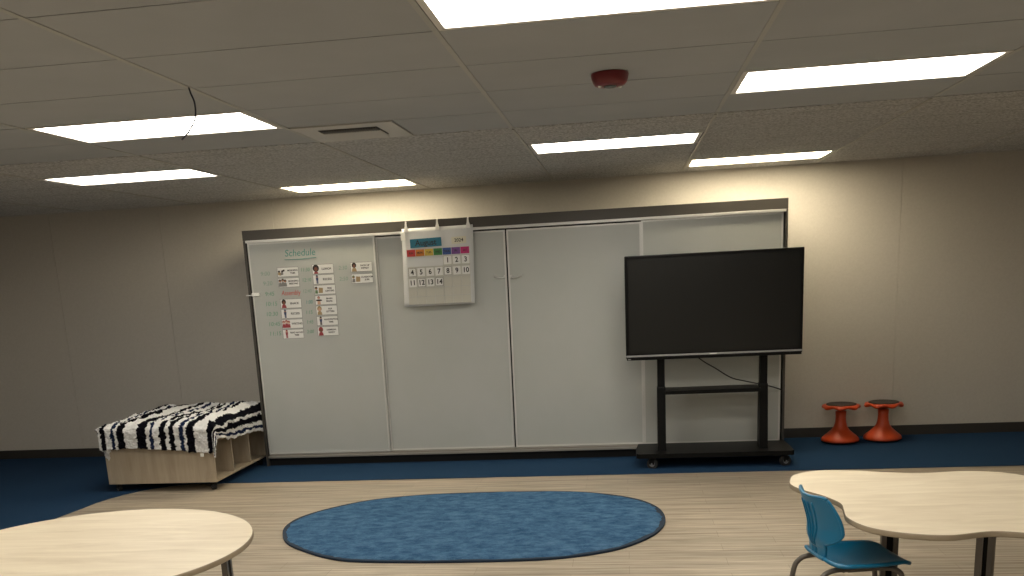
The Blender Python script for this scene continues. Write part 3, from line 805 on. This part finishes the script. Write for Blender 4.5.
def back_p(u, v):      # v bottom 0 .. top 1
    z = .405+.305*v
    if v < .27: w = .085+.037*v
    else:
        q = (v-.27)/.73
        w = .095+.088*math.sin(min(1,q/.30)*PI/2)**.8
        if q > .40: w -= .036*((q-.40)/.60)**2.0
    y = u*w
    x = -.182 - .055*v + .012*math.sin(PI*v)
    x += .062*(abs(u)**2.0)*(w/.19)**2
    if v > .6: z += (.016*u*u - .014*abs(u)**8 - .010)*((v-.6)/.4)
    if .2 < v < .5: x -= .008*(1-abs(v-.32)/.18 if abs(v-.32) < .18 else 0)
    return Vector((x,y,z))
def slots(i, j): return (i in (9,11,14,16) ) and (1 <= j <= 4) 
bo = shell(back_p, 26, 30, .013, 'backrest', 'chair_blue', slots)
# raised ribs on the back of the backrest
for uu in (-.30,-.10,.10,.30):
    b = B(); pts = []
    for k_ in range(13):
        v_ = .20+.70*k_/12; p = back_p(uu*(.55+.6*v_), v_); pts.append((p.x-.0085, p.y, p.z))
    tube(b, pts, .0042, 8); obj('rib', b, 'chair_blue', bo)
b = B(); pts = []
for k_ in range(41):      # rolled rim round the backrest
    a = k_/40
    pts.append(back_p(-1+2*a, 1.0))
tube(b, pts, .0085, 8)
for s_ in (-1,1):
    tube(b, [back_p(s_, .27+.73*q/20) for q in range(21)], .0075, 8)
obj('rim', b, 'chair_blue', bo, True)
b = B(); e = []
for k_ in range(33): e.append(seat_p(-1, k_/32))
for k_ in range(1,17): e.append(seat_p(-1+2*k_/16, 1))
for k_ in range(1,33): e.append(seat_p(1, 1-k_/32))
for k_ in range(1,17): e.append(seat_p(1-2*k_/16, 0))
tube(b, [p+Vector((0,0,-.004)) for p in e], .0095, 8); obj('seat_rim', b, 'chair_blue', t, True)
for s_ in (-1,1):
    b = B(); tube(b, [(.10,s_*.10,SH-.030),(-.06,s_*.115,SH-.030),(-.150,s_*.125,SH-.028),(-.205,s_*.135,SH-.050),(-.232,s_*.142,SH-.12),(-.262,s_*.150,.012)], .0125, 12, smooth_k=6)
    L = obj('leg', b, 'chair_tube', t, True)
    b = B(); lathe(b, [(.010,.0),(.018,.002),(.017,.025),(.008,.026)], cx=-.262, cy=s_*.150, n=14); obj('foot_cap', b, 'black_plastic', L)
    b = B(); tube(b, [(-.08,s_*.112,SH-.034),(.08,s_*.118,SH-.034),(.145,s_*.130,SH-.050),(.165,s_*.138,SH-.11),(.200,s_*.150,.012)], .0125, 12, smooth_k=6)
    L = obj('leg', b, 'chair_tube', t, True)
    b = B(); lathe(b, [(.010,.0),(.018,.002),(.017,.025),(.008,.026)], cx=.200, cy=s_*.150, n=14); obj('foot_cap', b, 'black_plastic', L)
for xx in (-.10,.09):
    b = B(); tube(b, [(xx,-.115,SH-.036),(xx,.115,SH-.036)], .010, 10); obj('crossbar', b, 'chair_tube', t, True)
b = B(); box(b, -.10,.12,-.07,.07,SH-.045,SH-.026, bev=.004); obj('under_bracket', b, 'black_plastic', t)

# ------------------------------------------------------------------ world, camera, view
w = bpy.data.worlds.new('world'); S.world = w; w.use_nodes = True
w.node_tree.nodes['Background'].inputs['Color'].default_value = (.9,.92,1,1)
w.node_tree.nodes['Background'].inputs['Strength'].default_value = .02
cam = bpy.data.cameras.new('camera'); co = bpy.data.objects.new('camera', cam); C.objects.link(co)
Mx = [[0.9902774,-0.1377906,0.0190873],[0.1295666,0.9635790,0.2339403],[-0.0506269,-0.2291928,0.9720636]]
rot = Matrix(((Mx[0][0],Mx[0][2],-Mx[0][1]),(Mx[1][0],Mx[1][2],-Mx[1][1]),(Mx[2][0],Mx[2][2],-Mx[2][1]))).to_4x4()
co.matrix_world = Matrix.Translation((0,0,1.7266)) @ rot
cam.sensor_width = 36; cam.sensor_fit = 'HORIZONTAL'; cam.lens = 948.056*36/1024
cam.shift_x = (512-496.178)/1024; cam.shift_y = (499.48-288)/1024
cam.clip_start = .05; cam.clip_end = 60
S.camera = co
S.view_settings.view_transform = 'Standard'; S.view_settings.look = 'None'
S.view_settings.exposure = 0.; S.view_settings.gamma = 1; S.view_settings.use_curve_mapping = False
S.cycles.use_denoising = True
S.cycles.max_bounces = 10; S.cycles.diffuse_bounces = 6
S.cycles.sample_clamp_indirect = 8
